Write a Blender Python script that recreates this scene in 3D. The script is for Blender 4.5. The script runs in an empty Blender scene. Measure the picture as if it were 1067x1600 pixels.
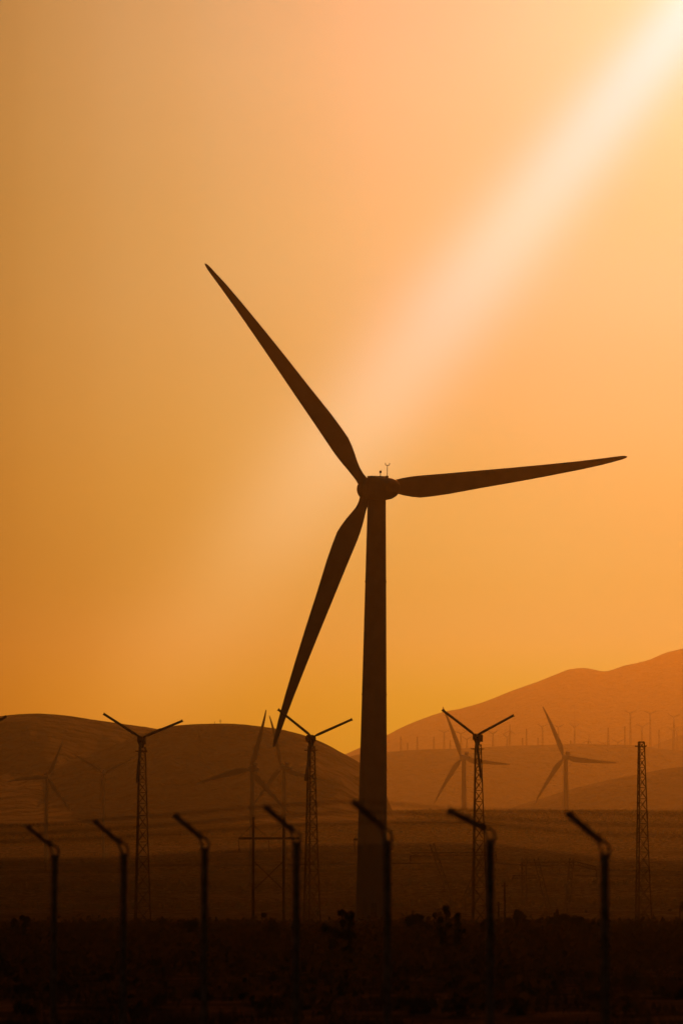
import bpy, bmesh, math, random
from mathutils import Vector, Matrix, noise
random.seed(7)
S = bpy.context.scene
R = math.radians
PI = math.pi

# ------------------------------------------------------------------ camera
F = 6515.0                      # focal length in pixels of the 1067 x 1600 photograph
HZ = 1425.0                     # row of the eye-level horizon
EYE = 1.7
pitch = math.atan((HZ - 800.0) / F)
cd = bpy.data.cameras.new('camera')
cam = bpy.data.objects.new('camera', cd)
S.collection.objects.link(cam)
cam.location = (0, 0, EYE)
cam.rotation_euler = (PI / 2 + pitch, 0, 0)
cd.sensor_fit = 'VERTICAL'
cd.sensor_height = 36.0
cd.sensor_width = 24.0
cd.lens = 36.0 * F / 1600.0
cd.clip_start = 0.5
cd.clip_end = 60000
cd.dof.use_dof = True
cd.dof.focus_distance = 745.0
cd.dof.aperture_fstop = 2.8
S.camera = cam


def pdir(px, py):
    """direction of the photograph's pixel, from the eye"""
    v = Vector(((px - 533.5) / F, 1.0, (800.0 - py) / F))
    c, s = math.cos(pitch), math.sin(pitch)
    return Vector((v.x, v.y * c - v.z * s, v.y * s + v.z * c)).normalized()


def P(px, py, Y):
    d = pdir(px, py)
    return Vector((0, 0, EYE)) + d * (Y / d.y)


# ------------------------------------------------------------------ sun and sky
SUN = pdir(1226, -170)
sun_el = math.asin(SUN.z)
sun_az = math.atan2(SUN.x, SUN.y)
ld = bpy.data.lights.new('sun', 'SUN')
ld.energy = 0.94
ld.angle = R(0.6)
ld.color = (1.0, 0.20, 0.005)
sun = bpy.data.objects.new('sun', ld)
S.collection.objects.link(sun)
sun.rotation_euler = (-SUN).to_track_quat('-Z', 'Y').to_euler()

W = bpy.data.worlds.new('World')
S.world = W
W.use_nodes = True
wn = W.node_tree
wn.nodes.clear()


def N(t, kind, **kw):
    n = t.nodes.new(kind)
    for k, v in kw.items():
        setattr(n, k, v)
    return n


def math_n(t, op, a, b=None, c=None, clamp=False):
    n = t.nodes.new('ShaderNodeMath')
    n.operation = op
    n.use_clamp = clamp
    for i, v in enumerate((a, b, c)):
        if v is None:
            continue
        if isinstance(v, (int, float)):
            n.inputs[i].default_value = v
        else:
            t.links.new(v, n.inputs[i])
    return n.outputs[0]


def dot_n(t, a, vec):
    n = t.nodes.new('ShaderNodeVectorMath')
    n.operation = 'DOT_PRODUCT'
    t.links.new(a, n.inputs[0])
    n.inputs[1].default_value = tuple(vec)
    return n.outputs['Value']


def ramp_n(t, fac, stops, interp='LINEAR'):
    n = t.nodes.new('ShaderNodeValToRGB')
    e = n.color_ramp.elements
    n.color_ramp.interpolation = interp
    while len(e) < len(stops):
        e.new(0.5)
    for el, (p, c) in zip(e, stops):
        el.position = p
        el.color = (c, c, c, 1) if isinstance(c, (int, float)) else (*c, 1)
    t.links.new(fac, n.inputs[0])
    return n.outputs[0]


def mixc(t, mode, fac, a, b):
    n = t.nodes.new('ShaderNodeMix')
    n.data_type = 'RGBA'
    n.blend_type = mode
    n.clamp_result = False
    for i, v in ((0, fac), (6, a), (7, b)):
        if isinstance(v, (int, float)):
            n.inputs[i].default_value = v
        elif isinstance(v, tuple):
            n.inputs[i].default_value = (*v, 1)
        else:
            t.links.new(v, n.inputs[i])
    return n.outputs[2]


def lin(r, g, b):
    f = lambda c: c / 12.92 if c <= 0.04045 else ((c + 0.055) / 1.055) ** 2.4
    return (f(r / 255), f(g / 255), f(b / 255))


tc = N(wn, 'ShaderNodeTexCoord')
D = tc.outputs['Generated']
sep = N(wn, 'ShaderNodeSeparateXYZ')
wn.links.new(D, sep.inputs[0])
Z = sep.outputs[2]
# dusty dusk air: brightness and hue by azimuth from the sun and by height
az = math_n(wn, 'SUBTRACT', math_n(wn, 'ARCTAN2', sep.outputs[0], sep.outputs[1]), sun_az)
az = math_n(wn, 'DIVIDE', math_n(wn, 'ABSOLUTE', az), R(45.0), clamp=True)
AZ = [(0.0, .41, .55, 1.60), (1.5, .41, .58, 1.54), (3.7, .405, .66, 1.38), (6.1, .38, .84, 1.07), (8.1, .328, 1.04, .84), (9.5, .275, 1.22, .70),
      (10.7, .21, 1.40, .54), (15, .11, 1.8, .35), (25, .035, 2.2, .25), (45, .004, 2.2, .2)]
azr = ramp_n(wn, az, [(d / 45.0, (g_ * r_, g_, g_ * b_)) for d, g_, r_, b_ in AZ], 'CARDINAL')
EL = [(0, .5, 2.2, .02), (1.5, .62, 2.4, .02), (2.9, .74, 2.1, .05), (3.7, .765, 1.86, .17), (4.7, .79, 1.62, .2), (6.3, .875, 1.48, .28), (8.2, .95, 1.3, .41), (9.8, .97, 1.2, .47),
      (12.2, .96, 1.18, .57), (16, .8, 1.15, .6), (22, .3, 1.15, .6), (35, .05, 1.15, .6), (80, .006, 1.2, .6)]
EL = [(d, v * 0.985, r_ * (.95 if d < 9 else .97), b_) for d, v, r_, b_ in EL]
elr = ramp_n(wn, math_n(wn, 'MAXIMUM', Z, 0.0), [(math.sin(R(d)), (v_ * r_ * .4, v_ * .4, v_ * b_ * .4)) for d, v_, r_, b_ in EL], 'CARDINAL')
air = mixc(wn, 'MULTIPLY', 1.0, mixc(wn, 'MULTIPLY', 1.0, azr, elr), (2.5, 2.5, 2.5))
sa = math_n(wn, 'ARCCOSINE', math_n(wn, 'MINIMUM', dot_n(wn, D, SUN), 0.999999))
sf = math_n(wn, 'DIVIDE', sa, R(5.0), clamp=True)
aure = ramp_n(wn, sf, [(0.0, (.7, .6, .5)), (0.3, (0.2, 0.16, 0.14)), (0.6, (0.03, 0.035, 0.025)), (1.0, (0, 0, 0))], 'B_SPLINE')
air = mixc(wn, 'ADD', 1.0, air, aure)
# sunbeam: streak painted into the sky colour along the great circle through the sun
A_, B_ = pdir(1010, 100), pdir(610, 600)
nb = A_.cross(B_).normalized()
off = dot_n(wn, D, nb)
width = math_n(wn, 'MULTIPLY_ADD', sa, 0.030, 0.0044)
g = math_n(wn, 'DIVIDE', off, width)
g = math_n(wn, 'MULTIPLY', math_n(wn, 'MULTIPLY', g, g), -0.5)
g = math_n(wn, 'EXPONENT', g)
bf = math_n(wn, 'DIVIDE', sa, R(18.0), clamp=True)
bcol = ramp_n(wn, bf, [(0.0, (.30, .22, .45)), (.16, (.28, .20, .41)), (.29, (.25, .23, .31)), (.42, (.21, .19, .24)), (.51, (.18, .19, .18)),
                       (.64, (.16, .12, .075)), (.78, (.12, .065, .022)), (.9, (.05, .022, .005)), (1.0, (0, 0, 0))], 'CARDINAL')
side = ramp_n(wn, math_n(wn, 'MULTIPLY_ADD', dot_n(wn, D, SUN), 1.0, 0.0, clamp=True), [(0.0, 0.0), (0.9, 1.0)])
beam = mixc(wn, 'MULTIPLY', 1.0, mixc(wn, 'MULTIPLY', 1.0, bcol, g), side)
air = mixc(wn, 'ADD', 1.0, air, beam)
# faint unevenness of the dust
un = N(wn, 'ShaderNodeTexNoise'); un.inputs['Scale'].default_value = 9.0; un.inputs['Detail'].default_value = 4
mp = N(wn, 'ShaderNodeMapping'); mp.inputs['Scale'].default_value = (1.0, 1.0, 3.0)
wn.links.new(D, mp.inputs[0]); wn.links.new(mp.outputs[0], un.inputs['Vector'])
air = mixc(wn, 'MULTIPLY', 1.0, air, ramp_n(wn, un.outputs[0], [(0.3, .955), (0.7, 1.0)]))
# below the horizon and behind: dim
low = ramp_n(wn, math_n(wn, 'MULTIPLY_ADD', Z, 10.0, 0.5, clamp=True), [(0.0, 0.12), (0.5, 1.0)])
air = mixc(wn, 'MULTIPLY', 1.0, air, low)
sky = N(wn, 'ShaderNodeTexSky')
sky.sky_type = 'NISHITA'
sky.sun_disc = False
sky.sun_elevation = sun_el
sky.sun_rotation = sun_az
sky.dust_density = 6.0
skyt = mixc(wn, 'MULTIPLY', 1.0, sky.outputs[0], (0.0004, 0.00012, 0.00003))
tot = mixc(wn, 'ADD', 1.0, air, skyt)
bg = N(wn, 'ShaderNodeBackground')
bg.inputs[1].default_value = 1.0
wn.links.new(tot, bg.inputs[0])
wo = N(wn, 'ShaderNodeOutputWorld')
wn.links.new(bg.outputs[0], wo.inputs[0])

S.view_settings.view_transform = 'Standard'
S.view_settings.look = 'None'
S.view_settings.exposure = 0.0
S.view_settings.gamma = 1.0
S.cycles.use_denoising = True
S.cycles.volume_bounces = 0
S.cycles.max_bounces = 4
S.cycles.diffuse_bounces = 2


# ------------------------------------------------------------------ helpers
def mat(name, col, rough=0.8, var=0.25, scale=1.0, metal=0.0, bump=0.0, col2=None):
    m = bpy.data.materials.new(name)
    m.use_nodes = True
    t = m.node_tree
    b = t.nodes['Principled BSDF']
    b.inputs['Roughness'].default_value = rough
    b.inputs['Metallic'].default_value = metal
    b.inputs['Specular IOR Level'].default_value = 0.2
    c = N(t, 'ShaderNodeTexCoord')
    n = N(t, 'ShaderNodeTexNoise')
    n.inputs['Scale'].default_value = scale
    n.inputs['Detail'].default_value = 8
    t.links.new(c.outputs['Object'], n.inputs['Vector'])
    c2 = col2 or tuple(x * (1 - var) for x in col)
    r = ramp_n(t, n.outputs[0], [(0.35, c2), (0.65, tuple(x * (1 + var) for x in col) if not col2 else col)])
    t.links.new(r, b.inputs['Base Color'])
    if bump:
        bm_ = N(t, 'ShaderNodeBump')
        bm_.inputs['Strength'].default_value = bump
        bm_.inputs['Distance'].default_value = 1.0 / scale
        t.links.new(n.outputs[0], bm_.inputs['Height'])
        t.links.new(bm_.outputs[0], b.inputs['Normal'])
    return m


M = dict(
    paint=mat('turbine_paint', (0.24, 0.23, 0.21), 0.55, 0.08, 0.4),
    steel=mat('galvanised_steel', (0.13, 0.12, 0.11), 0.6, 0.25, 3.0, 0.3),
    rust=mat('weathered_lattice_steel', (0.06, 0.04, 0.03), 0.75, 0.3, 2.0, 0.2),
    dark=mat('dark_machinery', (0.05, 0.045, 0.04), 0.6, 0.2, 3.0),
    wood=mat('creosoted_wood', (0.035, 0.025, 0.018), 0.9, 0.3, 4.0),
    post=mat('fence_post_steel', (0.36, 0.32, 0.28), 0.7, 0.25, 12.0, 0.2),
    wire=mat('wire', (0.12, 0.11, 0.10), 0.5, 0.2, 20.0, 0.5),
    leaf=mat('dusty_leaves', (0.045, 0.05, 0.025), 0.9, 0.35, 1.5),
    bark=mat('bark', (0.05, 0.038, 0.028), 0.95, 0.3, 5.0),
    ceramic=mat('insulator_ceramic', (0.08, 0.05, 0.04), 0.4, 0.1, 5.0),
    hill=mat('scrubby_hillside', (0.06, 0.042, 0.026), 1.0, 0.3, 0.035, bump=1.0, col2=(0.018, 0.014, 0.009)),
)


def leafy(m, col):
    t = m.node_tree
    b = t.nodes['Principled BSDF']
    out = [n for n in t.nodes if n.type == 'OUTPUT_MATERIAL'][0]
    tr = N(t, 'ShaderNodeBsdfTranslucent'); tr.inputs[0].default_value = (*col, 1)
    mx = N(t, 'ShaderNodeMixShader'); mx.inputs[0].default_value = 0.5
    t.links.new(b.outputs[0], mx.inputs[1]); t.links.new(tr.outputs[0], mx.inputs[2]); t.links.new(mx.outputs[0], out.inputs['Surface'])


leafy(M['leaf'], (0.10, 0.085, 0.03))


def ground_mat():
    m = bpy.data.materials.new('desert_ground')
    m.use_nodes = True
    t = m.node_tree
    b = t.nodes['Principled BSDF']
    b.inputs['Roughness'].default_value = 1.0
    b.inputs['Specular IOR Level'].default_value = 0.0
    c = N(t, 'ShaderNodeTexCoord')
    n1 = N(t, 'ShaderNodeTexNoise'); n1.inputs['Scale'].default_value = 0.35; n1.inputs['Detail'].default_value = 10; n1.inputs['Roughness'].default_value = 0.65
    n2 = N(t, 'ShaderNodeTexNoise'); n2.inputs['Scale'].default_value = 0.02; n2.inputs['Detail'].default_value = 6
    t.links.new(c.outputs['Object'], n1.inputs['Vector'])
    t.links.new(c.outputs['Object'], n2.inputs['Vector'])
    r1 = ramp_n(t, n1.outputs[0], [(0.4, (0.06, 0.042, 0.028)), (0.62, (0.36, 0.25, 0.16))])
    r2 = ramp_n(t, n2.outputs[0], [(0.35, 0.45), (0.65, 1.0)])
    t.links.new(mixc(t, 'MULTIPLY', 1.0, r1, r2), b.inputs['Base Color'])
    bp = N(t, 'ShaderNodeBump'); bp.inputs['Strength'].default_value = 1.0; bp.inputs['Distance'].default_value = 0.5
    t.links.new(n1.outputs[0], bp.inputs['Height'])
    t.links.new(bp.outputs[0], b.inputs['Normal'])
    return m


M['ground'] = ground_mat()


class MB:
    """collects plain shapes and links them as one mesh object"""
    def __init__(s):
        s.v = []; s.f = []; s.sm = []

    def add(s, vs, fs, smooth=False):
        o = len(s.v)
        s.v += [tuple(v) for v in vs]
        s.f += [tuple(i + o for i in f) for f in fs]
        s.sm += [smooth] * len(fs)

    def tube(s, a, b, r0, r1=None, n=6, smooth=True, cap=True):
        a = Vector(a); b = Vector(b)
        r1 = r0 if r1 is None else r1
        d = (b - a).normalized()
        u = d.orthogonal().normalized()
        w = d.cross(u)
        vs = []
        for p, r in ((a, r0), (b, r1)):
            for k in range(n):
                t = 2 * PI * k / n
                vs.append(p + u * r * math.cos(t) + w * r * math.sin(t))
        fs = [(k, (k + 1) % n, n + (k + 1) % n, n + k) for k in range(n)]
        s.add(vs, fs, smooth)
        if cap:
            s.add(vs[:n], [tuple(reversed(range(n)))])
            s.add(vs[n:], [tuple(range(n))])

    def box(s, c, size, rot=None):
        c = Vector(c)
        h = Vector(size) / 2
        vs = []
        for x in (-1, 1):
            for y in (-1, 1):
                for z in (-1, 1):
                    p = Vector((x * h.x, y * h.y, z * h.z))
                    if rot: p = rot @ p
                    vs.append(c + p)
        s.add(vs, [(0, 1, 3, 2), (4, 6, 7, 5), (0, 4, 5, 1), (2, 3, 7, 6), (0, 2, 6, 4), (1, 5, 7, 3)])

    def rings(s, rings, smooth=True, cap=True):
        n = len(rings[0])
        vs = [v for r in rings for v in r]
        fs = []
        for i in range(len(rings) - 1):
            for k in range(n):
                fs.append((i * n + k, i * n + (k + 1) % n, (i + 1) * n + (k + 1) % n, (i + 1) * n + k))
        s.add(vs, fs, smooth)
        if cap:
            s.add(rings[0], [tuple(reversed(range(n)))])
            s.add(rings[-1], [tuple(range(n))])

    def build(s, name, m, parent=None):
        me = bpy.data.meshes.new(name)
        me.from_pydata(s.v, [], s.f)
        me.polygons.foreach_set('use_smooth', s.sm)
        me.materials.append(m)
        me.update()
        o = bpy.data.objects.new(name, me)
        S.collection.objects.link(o)
        if parent: o.parent = parent
        return o


def tag(o, label, cat, group=None, kind=None):
    if label: o['label'] = label
    if cat: o['category'] = cat
    if group: o['group'] = group
    if kind: o['kind'] = kind
    return o


def empty(name, loc, rz=0.0):
    o = bpy.data.objects.new(name, None)
    o.empty_display_size = 1
    S.collection.objects.link(o)
    o.location = loc
    o.rotation_euler = (0, 0, rz)
    return o


def copy_tree(o, parent=None):
    c = o.copy()
    S.collection.objects.link(c)
    c.parent = parent
    for ch in [x for x in S.objects if x.parent is o]:
        copy_tree(ch, c)
    return c


def kids(o):
    return [x for x in S.objects if x.parent is o]


def fbm(x, y, z=0.0, oct_=5):
    return noise.fractal(Vector((x, y, z)), 0.9, 2.0, oct_)


def interp(pts, x):
    if x <= pts[0][0]: return pts[0][1]
    for (a, ya), (b, yb) in zip(pts, pts[1:]):
        if x <= b:
            t = (x - a) / (b - a)
            return ya + (yb - ya) * t
    return pts[-1][1]


def catmull(pts, x):
    n = len(pts)
    if x <= pts[0][0]: return pts[0][1]
    if x >= pts[-1][0]: return pts[-1][1]
    for i in range(n - 1):
        if pts[i][0] <= x <= pts[i + 1][0]:
            x0, y0 = pts[i]; x1, y1 = pts[i + 1]
            t = (x - x0) / (x1 - x0)
            m0 = (y1 - pts[i - 1][1]) / (x1 - pts[i - 1][0]) if i > 0 else (y1 - y0) / (x1 - x0)
            m1 = (pts[i + 2][1] - y0) / (pts[i + 2][0] - x0) if i < n - 2 else (y1 - y0) / (x1 - x0)
            h = x1 - x0
            return ((2*t**3 - 3*t*t + 1) * y0 + (t**3 - 2*t*t + t) * h * m0 + (-2*t**3 + 3*t*t) * y1 + (t**3 - t*t) * h * m1)


# ------------------------------------------------------------------ ground, one sheet to the hills
PROF = [(-400, 0), (1100, 0), (1500, 4), (2200, 26), (2800, 51), (3100, 69), (3600, 85), (4200, 99.5), (4300, 99.5), (4700, 72), (13900, 60)]


def gz(x, y):
    base = catmull(PROF, y)
    if y > 1000:
        px = 533.5 + F * x / y
        k = min(1.0, max(0.0, (px + 200) / 900.0))
        fade = min(1.0, (y - 1000) / 700.0) * (1.0 if y < 4250 else max(0.0, 1 - (y - 4250) / 300.0))
        base *= (0.88 + 0.12 * k) if y < 4700 else 1.0
        base += fade * 2.7 * math.sin(2 * PI * (y + 60 * fbm(x / 500.0, y / 900.0, 3.0, 3)) / 215.0)
        base += fade * 1.0 * fbm(x / 90.0, y / 70.0, 1.0)
    else:
        base += min(1.0, max(0.0, (y - 50) / 120.0)) * 0.10 * fbm(x / 9.0, y / 12.0, 5.0, 4)
    return base


def make_ground():
    ys = []
    y = -150.0
    while y < 60: ys.append(y); y += 15
    while y < 1100: ys.append(y); y *= 1.018
    while y < 4500: ys.append(y); y += 12
    while y < 13800: ys.append(y); y *= 1.06
    ys.append(13900.0)
    nx = 160
    b = MB()
    vs = []
    for y in ys:
        w = 160 + max(y, 0) * 0.48
        for i in range(nx + 1):
            u = -1 + 2 * i / nx
            u = u * abs(u) ** 0.6
            vs.append((u * w, y, gz(u * w, y)))
    fs = []
    for j in range(len(ys) - 1):
        for i in range(nx):
            a = j * (nx + 1) + i
            fs.append((a, a + 1, a + nx + 2, a + nx + 1))
    b.add(vs, fs, True)
    return tag(b.build('ground', M['ground']), None, None, kind='structure')


make_ground()


# ------------------------------------------------------------------ hills
def hill(name, D, prof, wf, wb, seed, x0=-700, x1=1750, step=5, rough=0.35, nv=34, gul=0.22, foot=25.0):
    """a ridge whose crest follows the profile at distance D, sloping to both sides"""
    b = MB()
    vs = []
    cols = int((x1 - x0) / step) + 1
    rows = []
    for j in range(nv + 1):
        rows.append(-1.0 + 2.0 * j / nv)
    if 0.0 not in rows: rows.append(0.0)
    rows.sort()
    for i in range(cols):
        px = x0 + i * step
        py = catmull(prof, px)
        py += rough * fbm(px / 14.0, seed, 0.0, 4)
        top = P(px, py, D)
        for v in rows:
            y = D + (v * wf if v < 0 else v * wb)
            s = 1 - abs(v)
            s = s ** 1.25 if v < 0 else s
            x = top.x * y / D if v < 0 else top.x
            g_ = gul * (1 - abs(2 * s - 1)) * fbm(x / (wf * 0.22) + seed, y / (wf * 0.55), seed, 5)
            g_ = 0.6 * g_ - gul * 0.45 * (1 - abs(2 * s - 1)) * abs(fbm(x / (wf * 0.09), seed * 3, y / wf, 4))
            z = foot + (top.z - foot) * max(0.0, s + g_ * (1 if abs(v) > 0.02 else 0))
            z = min(z, (EYE + (top.z - EYE) * y / D) - 0.0) if v < 0 else z
            vs.append((x, y, z))
    nr = len(rows)
    fs = []
    for i in range(cols - 1):
        for j in range(nr - 1):
            a = i * nr + j
            fs.append((a, a + nr, a + nr + 1, a + 1))
    b.add(vs, fs, True)
    return tag(b.build(name, M['hill']), None, None, kind='structure')


hill('mountain', 13000, [(-700, 1250), (200, 1230), (450, 1200), (540, 1178), (562, 1168), (603, 1149), (640, 1131), (690, 1113), (720, 1107), (760, 1095),
                         (800, 1079), (840, 1065), (870, 1053), (893, 1045), (918, 1044.5), (945, 1049), (975, 1040), (1010, 1032), (1040, 1020),
                         (1067, 1013), (1150, 985), (1260, 965), (1400, 990), (1750, 1060)], 2400, 850, 1.3, step=6, foot=25)
hill('hill', 10000, [(-700, 1300), (700, 1290), (900, 1230), (980, 1185), (1010, 1170), (1032, 1160), (1067, 1147), (1110, 1135), (1200, 1120), (1750, 1110)], 1300, 900, 8.1, foot=25)
hill('hill', 8400, [(-700, 1230), (300, 1215), (480, 1196), (540, 1184), (562, 1178), (605, 1175), (650, 1171.5), (700, 1170), (750, 1168), (800, 1165), (850, 1164),
                    (900, 1162), (950, 1163.5), (1000, 1165), (1030, 1170), (1067, 1172), (1200, 1165), (1750, 1150)], 1100, 1500, 2.7)
hill('hill', 5800, [(-700, 1380), (600, 1360), (720, 1300), (800, 1262), (850, 1246), (900, 1231), (950, 1219), (1000, 1209), (1040, 1201), (1067, 1198), (1150, 1185), (1300, 1180), (1750, 1190)],
     700, 500, 4.4)
hill('hill', 3350, [(-700, 1200), (-300, 1160), (0, 1119), (50, 1115), (95, 1117), (150, 1125), (200, 1132), (235, 1137), (260, 1143), (300, 1160), (400, 1200), (560, 1260), (1750, 1380)], 550, 500, 5.9, foot=62)
hill('hill', 3060, [(-700, 1390), (-300, 1310), (0, 1235), (100, 1194), (180, 1163), (225, 1146), (255, 1137), (290, 1132.5), (340, 1130.5), (380, 1132), (440, 1140), (480, 1150.5), (510, 1163), (530, 1174),
                    (545, 1182), (565, 1194), (585, 1213), (602, 1240), (622, 1285), (700, 1340), (1750, 1400)], 300, 500, 6.6, foot=60)


# ------------------------------------------------------------------ tall tubular wind turbine
def blade_mesh(Rr, sc=1.0):
    prof = [  # r/R, ccw edge, cw edge (fractions of R), thickness/chord
        (0.03, .0205, -.0205, 1.0), (0.055, .018, -.018, 1.0), (0.08, .0195, -.021, .8), (0.105, .022, -.029, .6), (0.13, .0245, -.038, .48), (0.16, .026, -.047, .38),
        (0.19, .026, -.0535, .32), (0.24, .024, -.0545, .28), (0.30, .0215, -.0535, .25), (0.43, .0172, -.0465, .22), (0.56, .0125, -.041, .20), (0.68, .009, -.0345, .19),
        (0.81, .0060, -.0262, .18), (0.90, .0055, -.0185, .18), (0.95, .0058, -.0120, .18), (0.978, .0055, -.0085, .2), (0.991, .0042, -.0058, .2), (0.998, .0022, -.003, .25), (1.0, .0007, -.0009, .3)]
    b = MB()
    rings = []
    n = 14
    for r, e1, e2, th in prof:
        c = (e1 + e2) / 2 * Rr
        h = (e1 - e2) / 2 * Rr
        ring = []
        tw = R(14) * (1 - r) ** 2 if r > 0.1 else 0.0
        for k in range(n):
            t = 2 * PI * k / n
            zz = h * math.cos(t)
            yy = h * th * math.sin(t) * (0.6 + 0.4 * math.cos(t) if r > 0.1 else 1)
            pre = 0.031 * Rr * r          # blown back by the wind
            ring.append((r * Rr, yy + pre + zz * math.sin(tw) * 0.6, -(c + zz)))
        rings.append(ring)
    b.rings(rings)
    return b


def big_turbine(loc, yaw, Rr, H, ang0, overhang=4.2, lean=0.0, rb=2.85, rt=1.63, detail=True):
    """rotor faces -Y before yaw; ang0 in degrees, counter-clockwise from the right as seen from upwind"""
    root = empty('wind_turbine', loc, 0)
    k = Rr / 50.2
    t = MB()
    rings = []
    nseg = 24
    for i in range(nseg + 1):
        z = (H - 1.9 * k) * i / nseg
        r = rb + (rt - rb) * i / nseg
        rings.append([(r * math.cos(2 * PI * j / 32), r * math.sin(2 * PI * j / 32), z) for j in range(32)])
    t.rings(rings)
    if detail:
        for f in (0.26, 0.52, 0.78):
            z = H * f; r = rb + (rt - rb) * f + 0.05
            t.rings([[(r * math.cos(2 * PI * j / 32), r * math.sin(2 * PI * j / 32), z + dz) for j in range(32)] for dz in (-0.12, 0.12)])
    to = t.build('tower', M['paint'], root)
    to.rotation_euler = (0, lean, 0)
    tx = math.sin(lean) * (H - 1.9 * k)
    if detail:
        d = MB()
        d.box((0.4, -rb - 0.02, 2.2), (1.1, 0.35, 2.3)); d.box((0.4, -rb - 0.7, 0.5), (1.6, 1.4, 1.0))
        d.build('door', M['steel'], to)
    # nacelle: rounded body from front to rear
    nb_ = MB()
    rings = []
    secs = [(-overhang + 1.3 * k, 1.55, 1.6, -1.6), (-overhang + 1.7 * k, 1.75, 1.9, -1.75), (-1.5 * k, 2.0, 2.15, -1.95), (1.5 * k, 2.05, 2.2, -1.95),
            (4.4 * k, 2.0, 2.1, -1.8), (6.4 * k, 1.85, 1.85, -1.45), (7.9 * k, 1.6, 1.45, -0.95), (8.6 * k, 1.3, 1.05, -0.5)]
    for y, hw, zt, zb in secs:
        ring = []
        for j in range(20):
            a = 2 * PI * j / 20
            ca, sa_ = math.cos(a), math.sin(a)
            sx = math.copysign(abs(ca) ** 0.55, ca); sz = math.copysign(abs(sa_) ** 0.55, sa_)
            ring.append((hw * k * sx, y, k * ((zt + zb) / 2 + (zt - zb) / 2 * sz)))
        rings.append(ring)
    nb_.rings(rings)
    na = empty_parts = nb_.build('nacelle', M['paint'], root)
    na.location = (tx, 0, H - (0.5 if detail else 0))
    if not detail: na.scale = (1.35, 1.15, 1.25)
    na.rotation_euler = (-R(5), 0, yaw)
    if detail:
        h = MB(); h.box((-0.2, -0.8, 2.28), (2.6, 3.0, 0.34)); h.box((-0.2, 1.9, 2.26), (1.8, 1.2, 0.22))
        h.build('roof_hatch', M['paint'], na)
        m = MB()
        m.tube((-0.45, 4.2, 2.1), (-0.45, 4.2, 4.35), 0.06); m.box((-0.45, 4.2, 2.25), (0.4, 0.4, 0.4))
        m.tube((-0.8, 4.2, 4.35), (-0.1, 4.2, 4.35), 0.06)
        m.tube((-0.8, 4.2, 4.35), (-0.86, 4.2, 4.75), 0.06); m.tube((-0.1, 4.2, 4.35), (-0.04, 4.2, 4.75), 0.06)
        m.build('wind_sensor_mast', M['dark'], na)
        l = MB(); l.tube((0, 1.8, 2.3), (0, 1.8, 3.0), 0.07); l.tube((0, 1.8, 2.95), (0, 1.8, 3.4), 0.2, n=10)
        l.build('warning_beacon', M['dark'], na)
    else:
        h = MB(); h.rings([[(1.5 * k * math.cos(2 * PI * j / 14), 4.0 * k + 1.7 * k * math.sin(2 * PI * j / 14) * c_, z_ * k) for j in range(14)]
                           for z_, c_ in ((1.6, 1.0), (3.2, 1.0), (4.0, 0.75), (4.3, 0.3))])
        h.build('cooler', M['paint'], na)
    # spinner and blades turn about the rotor axis
    sp = MB()
    rings = []
    for y, r in ((1.35, 1.5), (0.9, 1.95), (0.1, 2.1), (-0.7, 2.0), (-1.5, 1.6), (-2.1, 0.95), (-2.4, 0.35), (-2.46, 0.02)):
        rings.append([(r * k * math.cos(2 * PI * j / 24), y * k, r * k * math.sin(2 * PI * j / 24)) for j in range(24)])
    sp.rings(rings)
    so = sp.build('hub', M['paint'], root)
    cy, sy = math.cos(yaw), math.sin(yaw)
    so.location = (tx + overhang * sy, -overhang * cy, H)
    so.rotation_euler = (0, 0, yaw)
    bl = blade_mesh(Rr)
    for q in range(3):
        o = bl.build('blade', M['paint'], root) if q == 0 else o0.copy()
        if q == 0: o0 = o
        else: S.collection.objects.link(o)
        o.location = so.location
        if not detail: o.scale = (1, 1.2, 1.25)
        a = -R(ang0 + 120 * q)
        o.rotation_euler = (Matrix.Rotation(yaw, 3, 'Z') @ Matrix.Rotation(a, 3, 'Y')).to_euler()
    return root


# the near turbine: rotor centre at pixel (576, 764)
YM = 750.0
hubp = P(576.2, 764.4, YM + 4.4)
basep = P(580, 1440, YM)
yawm = PI + 0.325
Hm = hubp.z
lean = math.atan((P(588.8, 800, YM).x - basep.x) / Hm)
mt = big_turbine((basep.x, YM, 0), yawm, 50.7, Hm, 180 - 8.55, overhang=4.6, lean=lean, rb=2.87, rt=1.64)
tag(mt, 'large three-bladed wind turbine dominating the middle of the photo, silhouetted against the orange sky', 'wind turbine')


def far_turbine(hx, hy, Y, tips, Rr, label, flip=1, group='tall turbines in front of the hills'):
    v = [(x - hx, hy - y) for x, y in tips]
    sy2 = sum(b * b for a, b in v) / 1.5
    sx2 = sum(a * a for a, b in v) / 1.5
    k = min(0.99, math.sqrt(sx2 / sy2))
    psi = PI + math.acos(k) * flip
    sc = Rr / (math.sqrt((sy2 + sx2 / (k * k)) / 2) * Y / F)
    Rw = math.sqrt(sy2) * Y / F
    a0 = sum(((math.degrees(math.atan2(b, a / k)) - 120 * q + 180) % 360 - 180) for q, (a, b) in enumerate(v)) / 3
    k2 = Rw / 50.2
    hub = P(hx, hy, Y)
    ov = 4.0 * k2
    bx = hub.x - ov * math.sin(psi)
    g0 = gz(bx, Y) - 0.3
    o = big_turbine((bx, Y, g0), psi, Rw, hub.z - g0, 180 - a0, overhang=ov, rb=2.7 * k2, rt=1.85 * k2, detail=False)
    tag(o, label, 'wind turbine', group)
    return o


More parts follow.
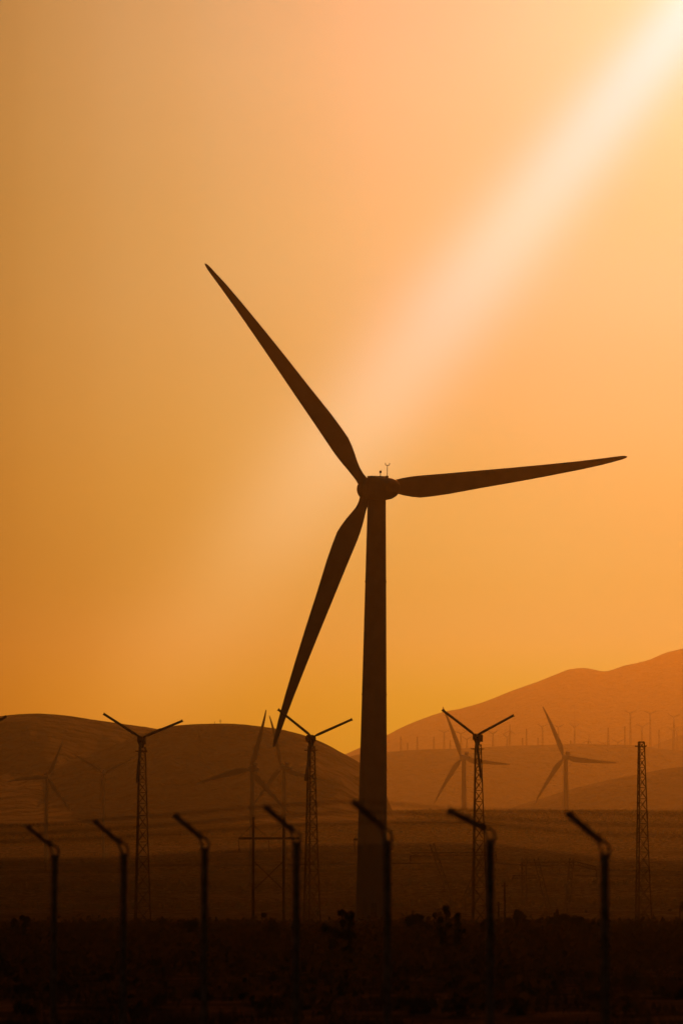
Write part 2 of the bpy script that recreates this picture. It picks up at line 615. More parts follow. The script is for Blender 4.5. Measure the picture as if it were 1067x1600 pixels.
far_turbine(391, 1201.5, 1850, [(418, 1107), (305, 1232), (447, 1266)], 35, 'largest distant turbine, left of the big turbine\'s lower blade, one blade reaching the sky', 1)
far_turbine(440, 1200, 2150, [(416, 1117), (509, 1222), (394, 1260)], 35, 'hazy turbine whose tower stands behind the tip of the big turbine\'s lower blade', 1)
far_turbine(721, 1184, 4500, [(690, 1105), (797, 1192), (676, 1255)], 35, 'hazy turbine partly hidden by the lattice turbine right of the big tower', 1)
far_turbine(881, 1183, 4450, [(843, 1100), (964, 1192), (837, 1250)], 35, 'hazy turbine standing clear between the two rightmost lattice towers', 1)
far_turbine(74, 1214, 2150, [(104, 1151), (5, 1227), (107, 1262)], 35, 'faint turbine at the far left against the dark hill, blade pointing left', -1)
far_turbine(162, 1208, 2350, [(219, 1181), (112, 1180), (160, 1264)], 35, 'very faint turbine just left of the leftmost lattice turbine', 1)


# ------------------------------------------------------------------ small turbines on lattice towers
def lattice_tower_mesh(H, rb, rt, n=14, leg=0.105, br=0.055, phi=R(8)):
    b = MB()
    ph = [phi + 2 * PI * k / 3 for k in range(3)]

    def p(k, z):
        r = rb + (rt - rb) * (z / H) ** 0.85
        return Vector((r * math.cos(ph[k % 3]), r * math.sin(ph[k % 3]), z))
    zs = [0.0]
    w = 1.0
    tot_ = sum(1.07 ** (n - i) for i in range(n))
    for i in range(n): zs.append(zs[-1] + H * 1.07 ** (n - i) / tot_)
    for k in range(3):
        for z0, z1 in zip(zs, zs[1:]):
            b.tube(p(k, z0), p(k, z1), leg, n=6)
            b.tube(p(k, z0), p(k + 1, z1), br, n=4)
            b.tube(p(k + 1, z0), p(k, z1), br, n=4)
            b.tube(p(k, z1), p(k + 1, z1), br, n=4)
    return b


TH = 27.6     # platform height
RT, RB = 0.62, 1.72


def make_lattice(rotor=True, third=True):
    root = empty('lattice_wind_turbine' if rotor else 'lattice_tower', (0, 0, 0))
    tw = lattice_tower_mesh(TH + 0.7, RB, RT).build('tower', M['rust'], root)
    pf = MB()
    pf.box((0, 0, TH), (1.9, 1.9, 0.10))
    for sx in (-1, 1):
        for sy in (-1, 1):
            pf.tube((sx * .9, sy * .9, TH), (sx * .9, sy * .9, TH + 0.18), 0.03)
    pf.build('platform', M['rust'], tw)
    ld_ = MB()
    for s in (-0.2, 0.2):
        ld_.tube((-RB * 0.45 - 0.35, s - 0.2, 0), (-RT * 0.45 - 0.14, s - 0.2, TH), 0.03, n=4)
    for i in range(60):
        t = i / 60.0
        x = (-RB * 0.45 - 0.35) * (1 - t) + (-RT * 0.45 - 0.14) * t
        ld_.tube((x, -0.4, TH * t), (x, 0.0, TH * t), 0.02, n=4)
    ld_.build('ladder', M['rust'], tw)
    if not rotor:
        c = MB()
        for k in range(3):
            a, a2 = R(8 + 120 * k), R(128 + 120 * k)
            c.tube((RT * .9 * math.cos(a), RT * .9 * math.sin(a), TH + .6), (RT * .9 * math.cos(a2), RT * .9 * math.sin(a2), TH + .7), 0.09)
        c.build('top_ring', M['rust'], tw)
        return root
    nc = MB()
    zt = TH + 0.7
    nc.rings([[(r * math.cos(2 * PI * j / 12), r * math.sin(2 * PI * j / 12), z) for j in range(12)] for r, z in ((.34, zt - .2), (.42, zt + .3), (.62, zt + .7), (.66, zt + .9))])
    nc.box((0, 0.25, zt + 1.25), (1.28, 2.3, 0.95)); nc.box((-.12, 0.35, zt + 1.78), (0.9, 1.5, 0.16)); nc.box((.45, .9, zt + 1.0), (.5, .5, 1.0))
    nc.box((-0.55, 0.7, zt + 1.35), (0.35, 0.8, 0.6))
    nc.build('nacelle', M['dark'], root)
    hb = MB()
    hb.tube((0, -1.5, 0), (0, -0.8, 0), 0.30, 0.36, n=12)
    for q in range(3):
        a = R(27 + 120 * q)
        hb.tube((0.1 * math.cos(a), -1.15, 0.1 * math.sin(a)), (0.75 * math.cos(a), -1.15, 0.75 * math.sin(a)), 0.13, n=8)
    hb.tube((0.3, -1.15, 0.1), (0.62, -1.15, -0.22), 0.05)
    ho = hb.build('hub', M['dark'], root)
    ho.location = (0, 0, zt + 1.45)
    bl = MB()
    rings = []
    for r, h in ((0.55, .12), (0.75, .19), (1.2, .23), (3.0, .225), (5.5, .21), (7.2, .20), (7.42, .19)):
        rings.append([(r, .09 * math.sin(2 * PI * j / 10), h * math.cos(2 * PI * j / 10)) for j in range(10)])
    bl.rings(rings)
    bl.box((7.36, 0.0, 0.0), (.12, .3, .5))
    b0 = bl.build('blade', M['paint'], root)
    for q in range(3):
        o = b0
        if q:
            o = b0.copy(); S.collection.objects.link(o)
        o.location = (0, -1.15, zt + 1.45)
    return root


def set_blades(root, angs, a_hub=None):
    bs = [c for c in kids(root) if c.name.startswith('blade')]
    for b_, a in zip(bs, angs):
        b_.rotation_euler = (0, -R(a), 0)
    for h in kids(root):
        if h.name.startswith('hub'): h.rotation_euler = (0, -R(angs[0] - 27), 0)


protoT = make_lattice()
GL = 'small turbines on lattice towers behind the fence'
HUBZ = TH + 0.7 + 1.45


def place_lattice(o, hx, hy, tips, label, yaw=0.0, group=GL):
    Y = F * 7.42 / (sum(math.hypot(x - hx, hy - y) for x, y in tips) / len(tips))
    Y = min(max(Y, 690), 725)
    h = P(hx, hy, Y)
    o.location = (h.x, Y, h.z - HUBZ)
    o.rotation_euler = (0, 0, yaw)
    angs = [math.degrees(math.atan2(hy - y, x - hx)) for x, y in tips]
    set_blades(o, angs)
    o['label'] = label; o['category'] = 'wind turbine'; o['group'] = group
    return o


place_lattice(protoT, 221.5, 1153.5, [(290, 1125), (163, 1116), (215, 1224)], 'leftmost fully visible lattice-tower turbine, small rotor with two blades spread like a Y')
t2 = copy_tree(protoT); place_lattice(t2, 486, 1152, [(551, 1123), (436, 1113), (474, 1224)], 'lattice turbine left of the big tower, raised blade crossed by the big blade tip', yaw=R(12))
t3 = copy_tree(protoT); place_lattice(t3, 745.5, 1150, [(809, 1117), (697, 1113), (754, 1220)], 'lattice turbine just right of the big tower, third blade hanging beside its mast', yaw=R(-14))
t4 = copy_tree(protoT); place_lattice(t4, -50, 1153, [(15, 1118), (-112, 1120), (-50, 1224)], 'lattice-tower turbine mostly outside the left edge with only a blade tip in view')
for o in (protoT, t2, t3, t4):      # let each tower reach the ground
    h = o.location.z
    dz = h - (gz(o.location.x, o.location.y) - 0.1)
    for c in kids(o):
        if c.name.startswith('tower'):
            c.location.z = -dz; c.scale.z = (TH + 0.7 + dz) / (TH + 0.7)
        else:
            pass
    for c in kids(o):
        if not c.name.startswith('tower'): continue

bareT = make_lattice(rotor=False)
tp = P(1001.8, 1166, 716)
bareT.location = (tp.x - 0.15, 716, 0)
bareT.scale = (1, 1, (tp.z) / TH)
tag(bareT, 'bare red-brown lattice tower without rotor, near the right edge', 'lattice tower')


# ------------------------------------------------------------------ many tiny turbines on the ridge
def make_tiny(rotor=True):
    root = empty('lattice_wind_turbine' if rotor else 'lattice_tower', (0, 0, 0))
    lattice_tower_mesh(30, 1.9, 0.8, n=8, leg=0.26, br=0.13, phi=R(15)).build('tower', M['rust'], root)
    if rotor:
        n_ = MB(); n_.box((0, 0.2, 0.9), (1.5, 2.6, 1.5)); n_.box((0, 0, 0.05), (1.1, 1.1, 0.5))
        n_.build('nacelle', M['dark'], root)
        for q in range(3):
            bl = MB()
            bl.rings([[(r, .12 * math.sin(2 * PI * j / 8), h * math.cos(2 * PI * j / 8)) for j in range(8)] for r, h in ((0.2, .22), (1.0, .42), (5.0, .36), (8.4, .28))])
            o = bl.build('blade', M['paint'], root)
            o.location = (0, -1.3, 0.9)
    else:
        n_ = MB(); n_.box((0, 0, 0), (2.2, 2.2, 0.3)); n_.build('platform', M['rust'], root)
    return root


def ridge_ground(Y):
    # back slope of the middle ridge (crest 5400 m, falls away over 1500 m)
    return 0


tinyY, tinyM = make_tiny(True), make_tiny(False)
usedY = usedM = False
TINY = [
    # x, hub row, row of hidden base, kind, right-blade angle, label
    (626, 1151, 1180, 'm', 0, 'faint bare mast on the ridge, first one right of the big tower'),
    (636.5, 1161, 1180, 'm', 0, 'short stub mast on the ridge between the first two bare masts'),
    (651.5, 1151, 1179, 'm', 0, 'second tall bare mast on the ridge right of the big tower'),
    (677.5, 1151, 1178, 'm', 0, 'slim bare mast on the ridge left of the distant turbine\'s raised blade'),
    (693.5, 1145, 1178, 'y', 24, 'tiny ridge turbine just left of the hazy turbine\'s raised blade'),
    (703, 1157, 1177, 'm', 0, 'short mast on the ridge beneath the raised blade of the hazy turbine'),
    (719.5, 1147, 1177, 'y', 22, 'tiny ridge turbine between the hazy blade and the lattice turbine'),
    (729, 1156.5, 1177, 'y', 33, 'lower tiny ridge turbine immediately left of the lattice turbine nacelle'),
    (769.6, 1147, 1175, 'y', 32, 'tiny ridge turbine immediately right of the lattice turbine nacelle'),
    (792, 1153, 1174, 'y', 40, 'small ridge turbine overlapped by a taller one under the right lattice blade'),
    (796, 1142, 1174, 'y', 88, 'taller ridge turbine with an upright blade under the right lattice blade'),
    (816, 1153, 1173, 'm', 0, 'short ridge mast beside a taller bare mast, left of the clear hazy turbine'),
    (822, 1139, 1173, 'm', 0, 'tall bare ridge mast nearest the left side of the clear hazy turbine'),
    (840, 1153, 1173, 'm', 0, 'stub mast on the ridge below the raised blade of the clear hazy turbine'),
    (847, 1137, 1173, 'y', 35, 'tiny ridge turbine left of the clear hazy turbine\'s raised blade'),
    (871.7, 1137, 1173, 'y', 28, 'tiny ridge turbine right behind the clear hazy turbine\'s raised blade'),
    (891, 1157, 1172, 'm', 0, 'stub mast just left of the ridge turbine with the vertical blade'),
    (897, 1137, 1172, 'y', 37, 'tiny ridge turbine right of the clear hazy turbine, in front of a thin needle mast'),
    (918.5, 1158, 1171, 'y', 80, 'low ridge rotor alone with one upright blade'),
    (941, 1163, 1171, 'y', 30, 'half-hidden rotor just showing over the ridge'),
    (949.5, 1137, 1171, 'm', 0, 'tall bare ridge mast standing alone left of the short Y rotor'),
    (964.5, 1161, 1172, 'y', 30, 'low wide ridge rotor whose mast is hidden, between two bare masts'),
    (975.5, 1135, 1172, 'm', 0, 'tall bare ridge mast directly left of the tallest ridge turbine'),
    (984, 1115, 1173, 'y', 22, 'tall slender ridge turbine just left of the bare lattice tower'),
    (1002, 1136, 1174, 'y', 25, 'tiny ridge turbine rising straight above the bare lattice tower'),
    (1015, 1115.5, 1176, 'y', 20, 'tall slender ridge turbine just right of the bare lattice tower'),
    (1029, 1140, 1176, 'm', 0, 'bare ridge mast right of the bare lattice tower'),
    (1052, 1121, 1177, 'y', 27, 'tall ridge turbine near the right edge with the widest rotor'),
    (1050.5, 1142, 1177, 'y', 150, 'ridge rotor overlapping the mast of the turbine near the right edge'),
    (1057, 1143.5, 1177, 'y', 38, 'rightmost ridge turbine, small rotor low beside the widest one'),
]
for i, (x, hy, by, kd, ra, lab) in enumerate(TINY):
    Y = 8480 + (i * 37 % 5) * 18
    if kd == 'y':
        o = tinyY if not usedY else copy_tree(tinyY)
        usedY = True
    else:
        o = tinyM if not usedM else copy_tree(tinyM)
        usedM = True
    a = P(x, by, Y); h = P(x, hy, Y)
    H = h.z - a.z
    o.location = (h.x, Y, a.z)
    q = 0
    for c in kids(o):
        if c.name.startswith('tower'): c.scale = (1.4, 1.4, H / 30.0)
        elif c.name.startswith('nacelle'): c.location = (0, 0, H)
        elif c.name.startswith('platform'): c.location = (0, 0, H)
        elif c.name.startswith('blade'):
            c.location = (0, -1.3, H + 0.9)
            aa = ra + (0, 180 - 2 * ra if ra < 60 else 120, 270 - ra if ra < 60 else 240)[q]
            c.rotation_euler = (0, -R(aa), 0); q += 1
            sc = 1.9 if x in (1052,) else 1.58
            c.scale = (sc, 2.6, 2.6)
    o['label'] = lab
    o['category'] = 'wind turbine' if kd == 'y' else 'mast'
    o['group'] = 'tiny turbines on the far ridge' if kd == 'y' else 'bare masts on the far ridge'


def needle(px, top, bot, Y, label, r=0.35, group=None, cross=0):
    a = P(px, bot, Y); b_ = P(px, top, Y)
    root = empty('radio_mast', (a.x, Y, a.z))
    m = MB(); m.tube((0, 0, 0), (0, 0, b_.z - a.z), r * 1.3, r * 0.6, n=5)
    m.build('pole', M['steel'], root)
    if cross:
        m = MB(); h = (b_.z - a.z) * 0.72
        m.tube((-cross, 0, h), (cross, 0, h), r * .7, n=5); m.build('antenna', M['steel'], root)
    return tag(root, label, 'mast', group)


needle(897.5, 1101, 1172, 8460, 'thin needle mast rising above a ridge turbine right of the clear hazy turbine', r=0.3)
needle(344.5, 1123.5, 1135, 3070, 'taller of two tiny masts on top of the dark left hill', r=0.22, cross=1.0)
needle(335.5, 1127, 1135, 3070, 'shorter of two tiny masts on top of the dark left hill', r=0.22)


# ------------------------------------------------------------------ wooden H-frame power poles
def h_frame(x0, x1, top, arm_y, ax0, ax1, xb0, xb1, Y, rz, label, sway=True):
    s = Y / F
    base_z = gz(0, Y)
    cx = (x0 + x1) / 2
    c = P(cx, 1430, Y)
    cosr = math.cos(rz)
    f = lambda px, py: Vector(((P(px, py, Y).x - c.x) / cosr, 0, P(px, py, Y).z - base_z))
    root = empty('power_pole', (c.x, Y, base_z), rz)
    for x in (x0, x1):
        m = MB(); t = f(x, top); m.tube((t.x, 0, -0.3), (t.x, 0, t.z), 0.29, 0.24, n=10); m.build('pole', M['wood'], root)
    m = MB()
    a = f(ax0, arm_y); b_ = f(ax1, arm_y)
    for dy in (-0.27, 0.27): m.box(((a.x + b_.x) / 2, dy, a.z), (b_.x - a.x, 0.14, 0.40))
    m.build('crossarm', M['wood'], root)
    m = MB()
    for dy, (p, q) in ((-0.2, ((x0, xb0), (x1, xb1))), (0.2, ((x1, xb0), (x0, xb1)))):
        p, q = f(*p), f(*q); p.y = q.y = dy
        m.tube(p, q, 0.11, n=6)
    m.build('cross_brace', M['wood'], root)
    m = MB()
    mid = f(cx, arm_y)
    for p, q in ((a, f(x0, top + 10)), (mid, f(x0, top + 12)), (mid, f(x1, top + 12)), (b_, f(x1, top + 10))):
        m.tube(p, q, 0.06, n=5)
    m.build('guy_rod', M['steel'], root)
    for p in (a, mid, b_):
        m = MB()
        L = 2.4
        m.tube(p + Vector((0, 0, 0)), p + Vector((0.12, 0, -L)), 0.05, n=5)
        for j in range(7):
            z = p.z - 0.5 - j * 0.26
            m.tube((p.x + .03 + j * .012, p.y, z), (p.x + .03 + j * .012, p.y, z - 0.10), 0.15, n=8)
        m.build('insulator', M['ceramic'], root)
    tag(root, label, 'power pole', 'wooden power poles')
    return root, [root.matrix_basis @ (p + Vector((0.12, 0, -2.4))) for p in (a, mid, b_)]


hf1, ins1 = h_frame(396, 443.5, 1277, 1310, 373, 468, 1345, 1391, 800, 0, 'dark H-shaped wooden power pole left of the second lattice turbine')
hf2, ins2 = h_frame(565, 590, 1281, 1312, 553.5, 602, 1347, 1393, 806, R(30), 'H-shaped power pole almost hidden behind the big tower, crossarm end showing')


# ------------------------------------------------------------------ steel lattice pylons on the slope
def strut_box(m, a, b_, w, n, r):
    """a square lattice girder between two points"""
    a = Vector(a); b_ = Vector(b_)
    d = (b_ - a).normalized()
    u = Vector((0, 1, 0)); v = d.cross(u).normalized()
    cs = [(u * sx + v * sy) * (w / 2) for sx, sy in ((-1, -1), (1, -1), (1, 1), (-1, 1))]
    for c in cs: m.tube(a + c, b_ + c, r, n=4)
    for i in range(n):
        p, q = a + (b_ - a) * (i / n), a + (b_ - a) * ((i + 1) / n)
        for k in range(4):
            m.tube(p + cs[k], q + cs[(k + 1) % 4], r * 0.6, n=3, cap=False)


def v_pylon(segs, arm, Y, label, name='power_pylon', wid=1.3):
    x = sum(s[0][0] for s in segs) / len(segs)
    c = P(x, 1400, Y)
    g0 = gz(c.x, Y)
    root = empty(name, (c.x, Y, g0))
    f = lambda px, py: Vector((P(px, py, Y).x - c.x, 0, P(px, py, Y).z - g0))
    for a, b_ in segs:
        m = MB(); p, q = f(*a), f(*b_)
        d = (q - p).normalized()
        t = (p.z + 0.2) / max(0.05, -d.z)
        m_ = p + d * min(t, (q - p).length * 3)
        strut_box(m, p, Vector((q.x, 0, q.z)), wid, 9, 0.19)
        m.tube(Vector((q.x, 0, q.z)), (q.x, 0, -0.2), 0.3, n=4)
        m.build('leg', M['dark'], root)
    m = MB()
    pts = [f(*p) for p in arm]
    for p, q in zip(pts, pts[1:]): strut_box(m, p, q, 1.0, 8, 0.17)
    m.build('crossarm', M['dark'], root)
    for p in (pts[0], (pts[0] + pts[-1]) / 2, pts[-1]):
        m = MB(); m.tube(p, p + Vector((0, 0, -2.6)), 0.12, n=5)
        for j in range(6): m.tube(p + Vector((0, 0, -.5 - .3 * j)), p + Vector((0, 0, -.6 - .3 * j)), .25, n=6)
        m.build('insulator', M['ceramic'], root)
    return tag(root, label, 'pylon', 'steel pylons on the slope'), [root.matrix_basis @ (p + Vector((0, 0, -2.6))) for p in (pts[0], (pts[0] + pts[-1]) / 2, pts[-1])]


py1, w1 = v_pylon([((674, 1318), (703, 1402)), ((762, 1320), (727, 1402))], [(641, 1335), (775, 1334), ], 1300, 'faint V-legged steel pylon behind the lattice turbine right of the big tower')
py2, w2 = v_pylon([((837, 1341), (856, 1418)), ((893, 1341), (885, 1418))], [(815, 1350), (900, 1349), (931, 1357)], 1290, 'faint steel pylon with long crossarm pointing right, above the flat-topped tree')
py3, w3 = v_pylon([((818.5, 1340), (818.5, 1418))], [(800, 1370), (838, 1370)], 1400, 'faint single-column steel pylon left of the long-armed pylon', wid=1.6)


def cable(pts, label, sag=3.0, r=0.09):
    m = MB()
    for a, b_ in zip(pts, pts[1:]):
        n = 24
        prev = None
        for i in range(n + 1):
            t = i / n
            p = Vector(a).lerp(Vector(b_), t); p.z -= 4 * sag * t * (1 - t)
            if prev: m.tube(prev, p, r, n=4, cap=False)
            prev = p
    return tag(m.build('power_line', M['wire']), label, 'power line', 'power lines')


far_l = [P(-300, 1340 + 6 * k, 1450) for k in range(3)]
far_r = [P(1400, y, 1230) for y in (1346, 1352, 1372)]
cable([far_l[0], w1[0], w2[0], far_r[2]], 'lowest cable strung between the two steel pylons on the slope', sag=1.2)
cable([far_l[1], w1[1], w2[1], far_r[1]], 'middle cable strung between the two steel pylons on the slope', sag=1.2)
cable([far_l[2], w1[2], w2[2], far_r[0]], 'cable running right from the tip of the long pylon crossarm', sag=0.8)
for k, w in enumerate(('left', 'middle', 'right')):
    cable([P(-350, 1352 + 2 * k, 790 - 15 * k), ins1[k], ins2[k], P(1500, 1352 + 3 * k, 900 + 15 * k)], 'cable hanging from the %s insulator of the wooden H pole' % w, sag=2.5, r=0.03)


def util_pole(px, top, Y, label, arm=1.0):
    b_ = P(px, top, Y)
    root = empty('utility_pole', (b_.x, Y, gz(b_.x, Y)))
    H = b_.z - root.location.z
    m = MB(); m.tube((0, 0, -0.2), (0, 0, H), 0.19, 0.13, n=8); m.build('pole', M['wood'], root)
    m = MB(); m.box((0, 0, H - 0.5), (arm * 2, 0.14, 0.16)); m.build('crossarm', M['wood'], root)
    tag(root, label, 'utility pole', 'short poles along the scrub')


util_pole(788, 1379, 640, 'thin utility pole just right of the fence post under the lattice turbine', 0.5)
util_pole(778.5, 1409, 660, 'shorter thin pole standing left of the taller utility pole', 0.35)
util_pole(1061.5, 1415, 900, 'short pole with crossarm at the right edge of the scrub', 1.3)
util_pole(947.5, 1415, 600, 'stubby pole hidden close to the nearest fence post', 0.2)


# ------------------------------------------------------------------ plants
def leaf_cloud(m, centers, n, size, rnd):
    for c, r in centers:
        for _ in range(n):
            d = Vector((rnd.gauss(0, 1), rnd.gauss(0, 1), rnd.gauss(0, 1)))
            d.normalize()
            p = Vector(c) + Vector((d.x * r[0], d.y * r[1], d.z * r[2])) * (rnd.random() ** 0.45)
            u = Vector((rnd.gauss(0, 1), rnd.gauss(0, 1), rnd.gauss(0, 1))).normalized() * size * rnd.uniform(.5, 1.3)
            v = u.orthogonal().normalized() * size * rnd.uniform(.3, .8)
            m.add([p - u, p + v, p + u, p - v], [(0, 1, 2, 3)])


def tree(px, top, Y, w_px, label, shape='bush', name='tree', seed=0):
    rnd = random.Random(seed)
    s = Y / F
    b_ = P(px, top, Y)
    z0 = gz(b_.x, Y) - 0.05
    H = b_.z - z0
    Wd = w_px * s
    root = empty(name, (b_.x, Y, z0))
    t = MB(); c = MB()
    cl = []
    nb = {'bush': 13, 'flat': 16, 'weedy': 16, 'round': 14}[shape]
    for i in range(nb):
        if shape == 'bush':
            u = rnd.uniform(-.5, .5); zz = rnd.uniform(.2, .97) * (1 - 1.2 * u * u)
        elif shape == 'flat':
            u = -0.5 + (i + .5) / nb; zz = rnd.uniform(.76, .92) - 0.7 * u * u
        elif shape == 'weedy':
            zz = 0.1 + 0.9 * ((i + .5) / nb) ** 1.5; u = rnd.uniform(-1.0, 1.0) * (1.15 - zz) + 0.12 * math.sin(7 * zz + seed)
        else:
            zz = rnd.uniform(.3, .97); u = rnd.uniform(-.5, .5) * (0.55 + 0.45 * math.sin(9 * zz + seed))
        p = Vector((u * Wd * .85, rnd.uniform(-.3, .3) * Wd, H * zz * .93))
        rr = Wd * rnd.uniform(.10, .2)
        if shape == 'flat': rad = (rr * 1.1, rr * 1.2, H * .09)
        elif shape == 'weedy': rad = (rr * rnd.uniform(.6, 1.2), rr, H * rnd.uniform(.025, .06))
        else: rad = (rr * rnd.uniform(.6, 1.1), rr, min(rr * .7, H * .16))
        cl.append((p, rad))
        mid = Vector((p.x * .35, p.y * .35, p.z * .55))
        t.tube((0, 0, 0), mid, .045 * H * .35 + .03, .02 * H * .4 + .015, n=5)
        t.tube(mid, p, .02 * H * .4 + .015, .01, n=4)
    leaf_cloud(c, cl, 150 if shape != 'weedy' else 34, max(0.10, .035 * Wd), rnd)
    t.build('trunk', M['bark'], root)
    c.build('crown', M['leaf'], root)
    tag(root, label, 'tree' if name == 'tree' else 'bush')
    return root


tree(885, 1425, 330, 66, 'flat-topped spreading tree on the skyline below the long-armed pylon', 'flat', seed=1)
tree(806, 1419, 300, 44, 'rounded dark tree on the skyline right of the utility pole', 'round', seed=2)
tree(694, 1397, 130, 19, 'tall thin tree left of the lattice mast, right of the big tower', 'bush', seed=3)
tree(717, 1412, 140, 17, 'short thin tree touching the left foot of the lattice mast', 'bush', seed=4)
tree(640, 1415, 200, 62, 'wide low dark bush at the foot of the big tower on its right', 'bush', 'bush', seed=5)
tree(675, 1420, 230, 34, 'small dark bush left of the tall weedy tree', 'bush', 'bush', seed=16)
tree(540, 1386, 130, 34, 'loose clumped tree close to the big tower on its left', 'bush', seed=6)
tree(520, 1404, 140, 46, 'dark rounded bush left of the big tower below the clumped tree', 'bush', 'bush', seed=7)
tree(420, 1414, 200, 36, 'dark bush between the legs of the wooden H pole', 'bush', 'bush', seed=10)
tree(1035, 1424, 420, 18, 'small round tree right of the bare lattice tower', 'round', seed=11)
tree(985, 1431, 300, 30, 'low bush at the foot of the bare lattice tower', 'bush', 'bush', seed=12)
tree(925, 1430, 280, 30, 'low bush left of the nearest fence post', 'bush', 'bush', seed=13)
tree(760, 1425, 260, 24, 'low bush behind the fence post under the lattice turbine', 'bush', 'bush', seed=14)
tree(35, 1418, 220, 34, 'dim dark bush left of the leftmost fence post', 'bush', 'bush', seed=17)
tree(300, 1416, 230, 34, 'dim dark bush left of the third fence post', 'bush', 'bush', seed=18)


def scrub():
    """desert scrub too dense to count"""
    rnd = random.Random(21)
    m = MB()
    for _ in range(3600):
        y = 75 * (8.5 ** rnd.random())
        if y < 118 and rnd.random() > 0.2: continue
        x = rnd.uniform(-1, 1) * (8 + y * 0.125)
        z = gz(x, y)
        hmax = 0.55 if y < 118 else 1.45
        h = rnd.uniform(.4, 1.0) * hmax * (1.55 if y > 140 and rnd.random() < 0.10 else 1.0)
        w = h * rnd.uniform(.7, 1.3)
        leaf_cloud(m, [((x, y, z + h * .45), (w, w, h * .52))], 34 if y < 300 else 18, 0.12 * (1 + y / 300), rnd)
    o = m.build('desert_scrub', M['leaf'])
    tag(o, 'dense dark desert scrub covering the flat ground in front of the towers', 'scrub', kind='stuff')
    m = MB()
    for _ in range(9000):
        y = rnd.uniform(56, 120); x = rnd.uniform(-1, 1) * (y * 0.13 + 2)
        if fbm(x / 6, y / 14, 9.0, 3) < 0.0: continue
        z = gz(x, y)
        for k in range(4):
            a = rnd.uniform(0, 2 * PI); h = rnd.uniform(.08, .34); l = rnd.uniform(.02, .16)
            m.add([(x, y, z), (x + .015, y, z), (x + l * math.cos(a), y + l * math.sin(a), z + h)], [(0, 1, 2)])
    o = m.build('dry_grass', mat('straw', (0.16, 0.12, 0.07), 0.9, 0.3, 2.0))
    tag(o, 'sparse dry grass tufts on bare dirt at the bottom of the photo', 'grass', kind='stuff')
    # rows of far shrubs along the terraces of the slope
    m = MB()
    for _ in range(17000):
        row = rnd.choice((1500, 1750, 2010, 2225, 2440, 2650, 2860, 3080, 3290, 3510, 3510, 3720, 3940, 4160, 4160))
        y = row + rnd.gauss(0, 10)
        x = rnd.uniform(-1, 1) * y * 0.13
        z = gz(x, y); h = rnd.uniform(.8, 2.6)
        leaf_cloud(m, [((x, y, z + h * .45), (h * .6, h * .6, h * .55))], 7, 0.7, rnd)
    o = m.build('shrub_rows', M['leaf'])
    tag(o, 'rows of distant shrubs striping the slope below the hills', 'shrubs', kind='stuff')


scrub()


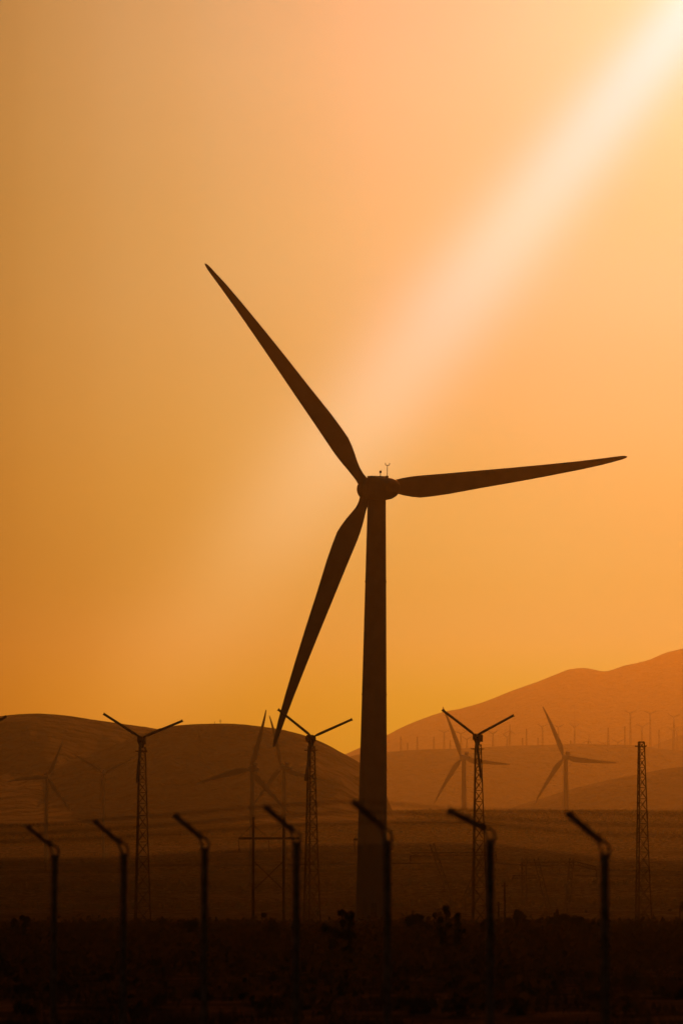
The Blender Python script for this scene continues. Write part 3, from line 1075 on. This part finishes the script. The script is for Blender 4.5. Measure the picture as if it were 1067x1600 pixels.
# ------------------------------------------------------------------ chain-link fence with outward arms
def fence():
    # bend pixel, tip pixel, pixels per metre
    sp = [((86, 1325), (42, 1290)), ((194, 1322), (147, 1282)), ((320, 1313), (272, 1273)), ((463, 1303), (413, 1260)), ((605, 1300), (551, 1252)),
          ((765, 1298), (699, 1266)), ((944, 1320), (885, 1270))]
    nY = len(sp)
    Ys = [46.5 - (46.5 - 36.0) * i / (nY - 1) for i in range(nY)]
    a = P(*sp[0][0], Ys[0])
    root = empty('chain_link_fence', (a.x, Ys[0], 0))
    base = Vector(root.location)
    posts = []
    ext0 = ((-12, 1327), (-54, 1293)); ext1 = ((1148, 1326), (1086, 1274))
    allp = [(*ext0, 48.2)] + [(*s, y) for s, y in zip(sp, Ys)] + [(*ext1, 34.3)]
    for bend, tip, Y in allp:
        s = F / Y
        B = P(*bend, Y) - base
        T = P(*tip, Y - 0.12) - base
        B2 = Vector((B.x, B.y, B.z))
        r = 0.037
        m = MB()
        # post with a cap, and an arm carried on a bent strap
        low = B + Vector((0, 0, -0.11))
        m.tube((B.x, B.y, -0.35), low, r, n=14)
        m.rings([[tuple(low + Vector((math.cos(t) * r * q, math.sin(t) * r * q, dz))) for t in [2 * PI * j / 14 for j in range(14)]] for q, dz in ((1.0, 0), (1.18, 0.0), (1.18, 0.02), (0.9, 0.035))])
        po = m.build('post', M['post'], root)
        m = MB()
        d = (T - B).normalized()
        side = d.cross(Vector((0, 1, 0))).normalized()
        if side.z < 0: side = -side
        pts = [low + Vector((r * .95, 0, 0.0)), low + Vector((r * 1.2, 0, 0.06)), low + Vector((r * 1.0, 0, 0.105)), B + d * 0.03 + side * .02, B + d * .12 + side * .02]
        for p, q in zip(pts, pts[1:]): m.tube(p, q, 0.013, n=8)
        pts = [low + Vector((-r * .8, 0, 0.0)), low + Vector((-r * .7, 0, 0.06)), B + d * 0.06 - side * .02]
        for p, q in zip(pts, pts[1:]): m.tube(p, q, 0.012, n=8)
        ax = Matrix((d, Vector((0, 1, 0)), side)).transposed()
        L = (T - B).length
        m.box(B + d * (L / 2 + 0.02), (L - 0.03, 0.05, 0.056), ax)
        for q in (0.22, 0.55, 0.9):
            m.box(B + d * (L * q) + side * 0.032, (0.02, 0.03, 0.02), ax)
        m.build('arm', M['post'], po)
        posts.append((B, T))
    # chain-link panels, top rail and wires
    step = 0.062
    for (B0, T0), (B1, T1) in zip(posts, posts[1:]):
        m = MB()
        t0 = B0 + Vector((0, 0, -0.12)); t1 = B1 + Vector((0, 0, -0.12))
        L = (Vector((t1.x, t1.y, 0)) - Vector((t0.x, t0.y, 0))).length
        Hh = t0.z + 0.02
        Hh = min(t0.z, t1.z) + 0.05

        def pt(u, v):
            return Vector((t0.x + (t1.x - t0.x) * u / L, t0.y + (t1.y - t0.y) * u / L, (t0.z + (t1.z - t0.z) * u / L) * (1 - v / Hh) + 0.05 * v / Hh))
        k = -Hh
        while k < L:
            for sgn in (0, 1):
                u0, u1, v0, v1 = k, k + Hh, 0.0, Hh
                if u0 < 0: v0 = -u0; u0 = 0.0
                if u1 > L: v1 = Hh - (u1 - L); u1 = L
                if v1 > v0:
                    if sgn: a_, b__ = pt(L - u0, v0), pt(L - u1, v1)
                    else: a_, b__ = pt(u0, v0), pt(u1, v1)
                    m.tube(a_, b__, 0.0036, n=3, cap=False)
            k += step
        m.tube(t0, t1, 0.0025, n=5); m.build('mesh_panel', M['wire'], root)
        for q in (0.22, 0.55, 0.9):
            m = MB()
            a_ = B0.lerp(T0, q); b__ = B1.lerp(T1, q)
            side = Vector((0, 0, 0.03))
            m.tube(a_ + side, b__ + side, 0.0034, n=4, cap=False)
            m.tube(a_ + side + Vector((0, 0, .003)), b__ + side + Vector((0, 0, .001)), 0.0034, n=4, cap=False)
            nbar = int((b__ - a_).length / 0.10)
            for j in range(nbar):
                c = a_.lerp(b__, (j + .5) / nbar) + side
                m.tube(c + Vector((-.006, 0, -.022)), c + Vector((.006, 0, .022)), 0.003, n=3)
            m.build('barbed_wire', M['wire'], root)
    tag(root, 'out-of-focus chain-link fence with angled barbed-wire arms crossing the foreground', 'fence')


fence()

# ------------------------------------------------------------------ dusty air
hz = MB()
x_, y0_, y1_, z0_, z1_ = 9500.0, -400.0, 14200.0, -3.0, 900.0
hz.box((0, (y0_ + y1_) / 2, (z0_ + z1_) / 2), (2 * x_, y1_ - y0_, z1_ - z0_))
hm = bpy.data.materials.new('dusty_air')
hm.use_nodes = True
ht = hm.node_tree
ht.nodes.clear()
pv = N(ht, 'ShaderNodeVolumePrincipled')
pv.inputs['Color'].default_value = (0.92, 0.91, 0.60, 1)
pv.inputs['Density'].default_value = 4.0e-5
pv.inputs['Anisotropy'].default_value = 0.90
mo = N(ht, 'ShaderNodeOutputMaterial')
ht.links.new(pv.outputs[0], mo.inputs['Volume'])
ho = hz.build('haze', hm)
tag(ho, 'orange dusk dust haze filling the air', 'haze', kind='stuff')
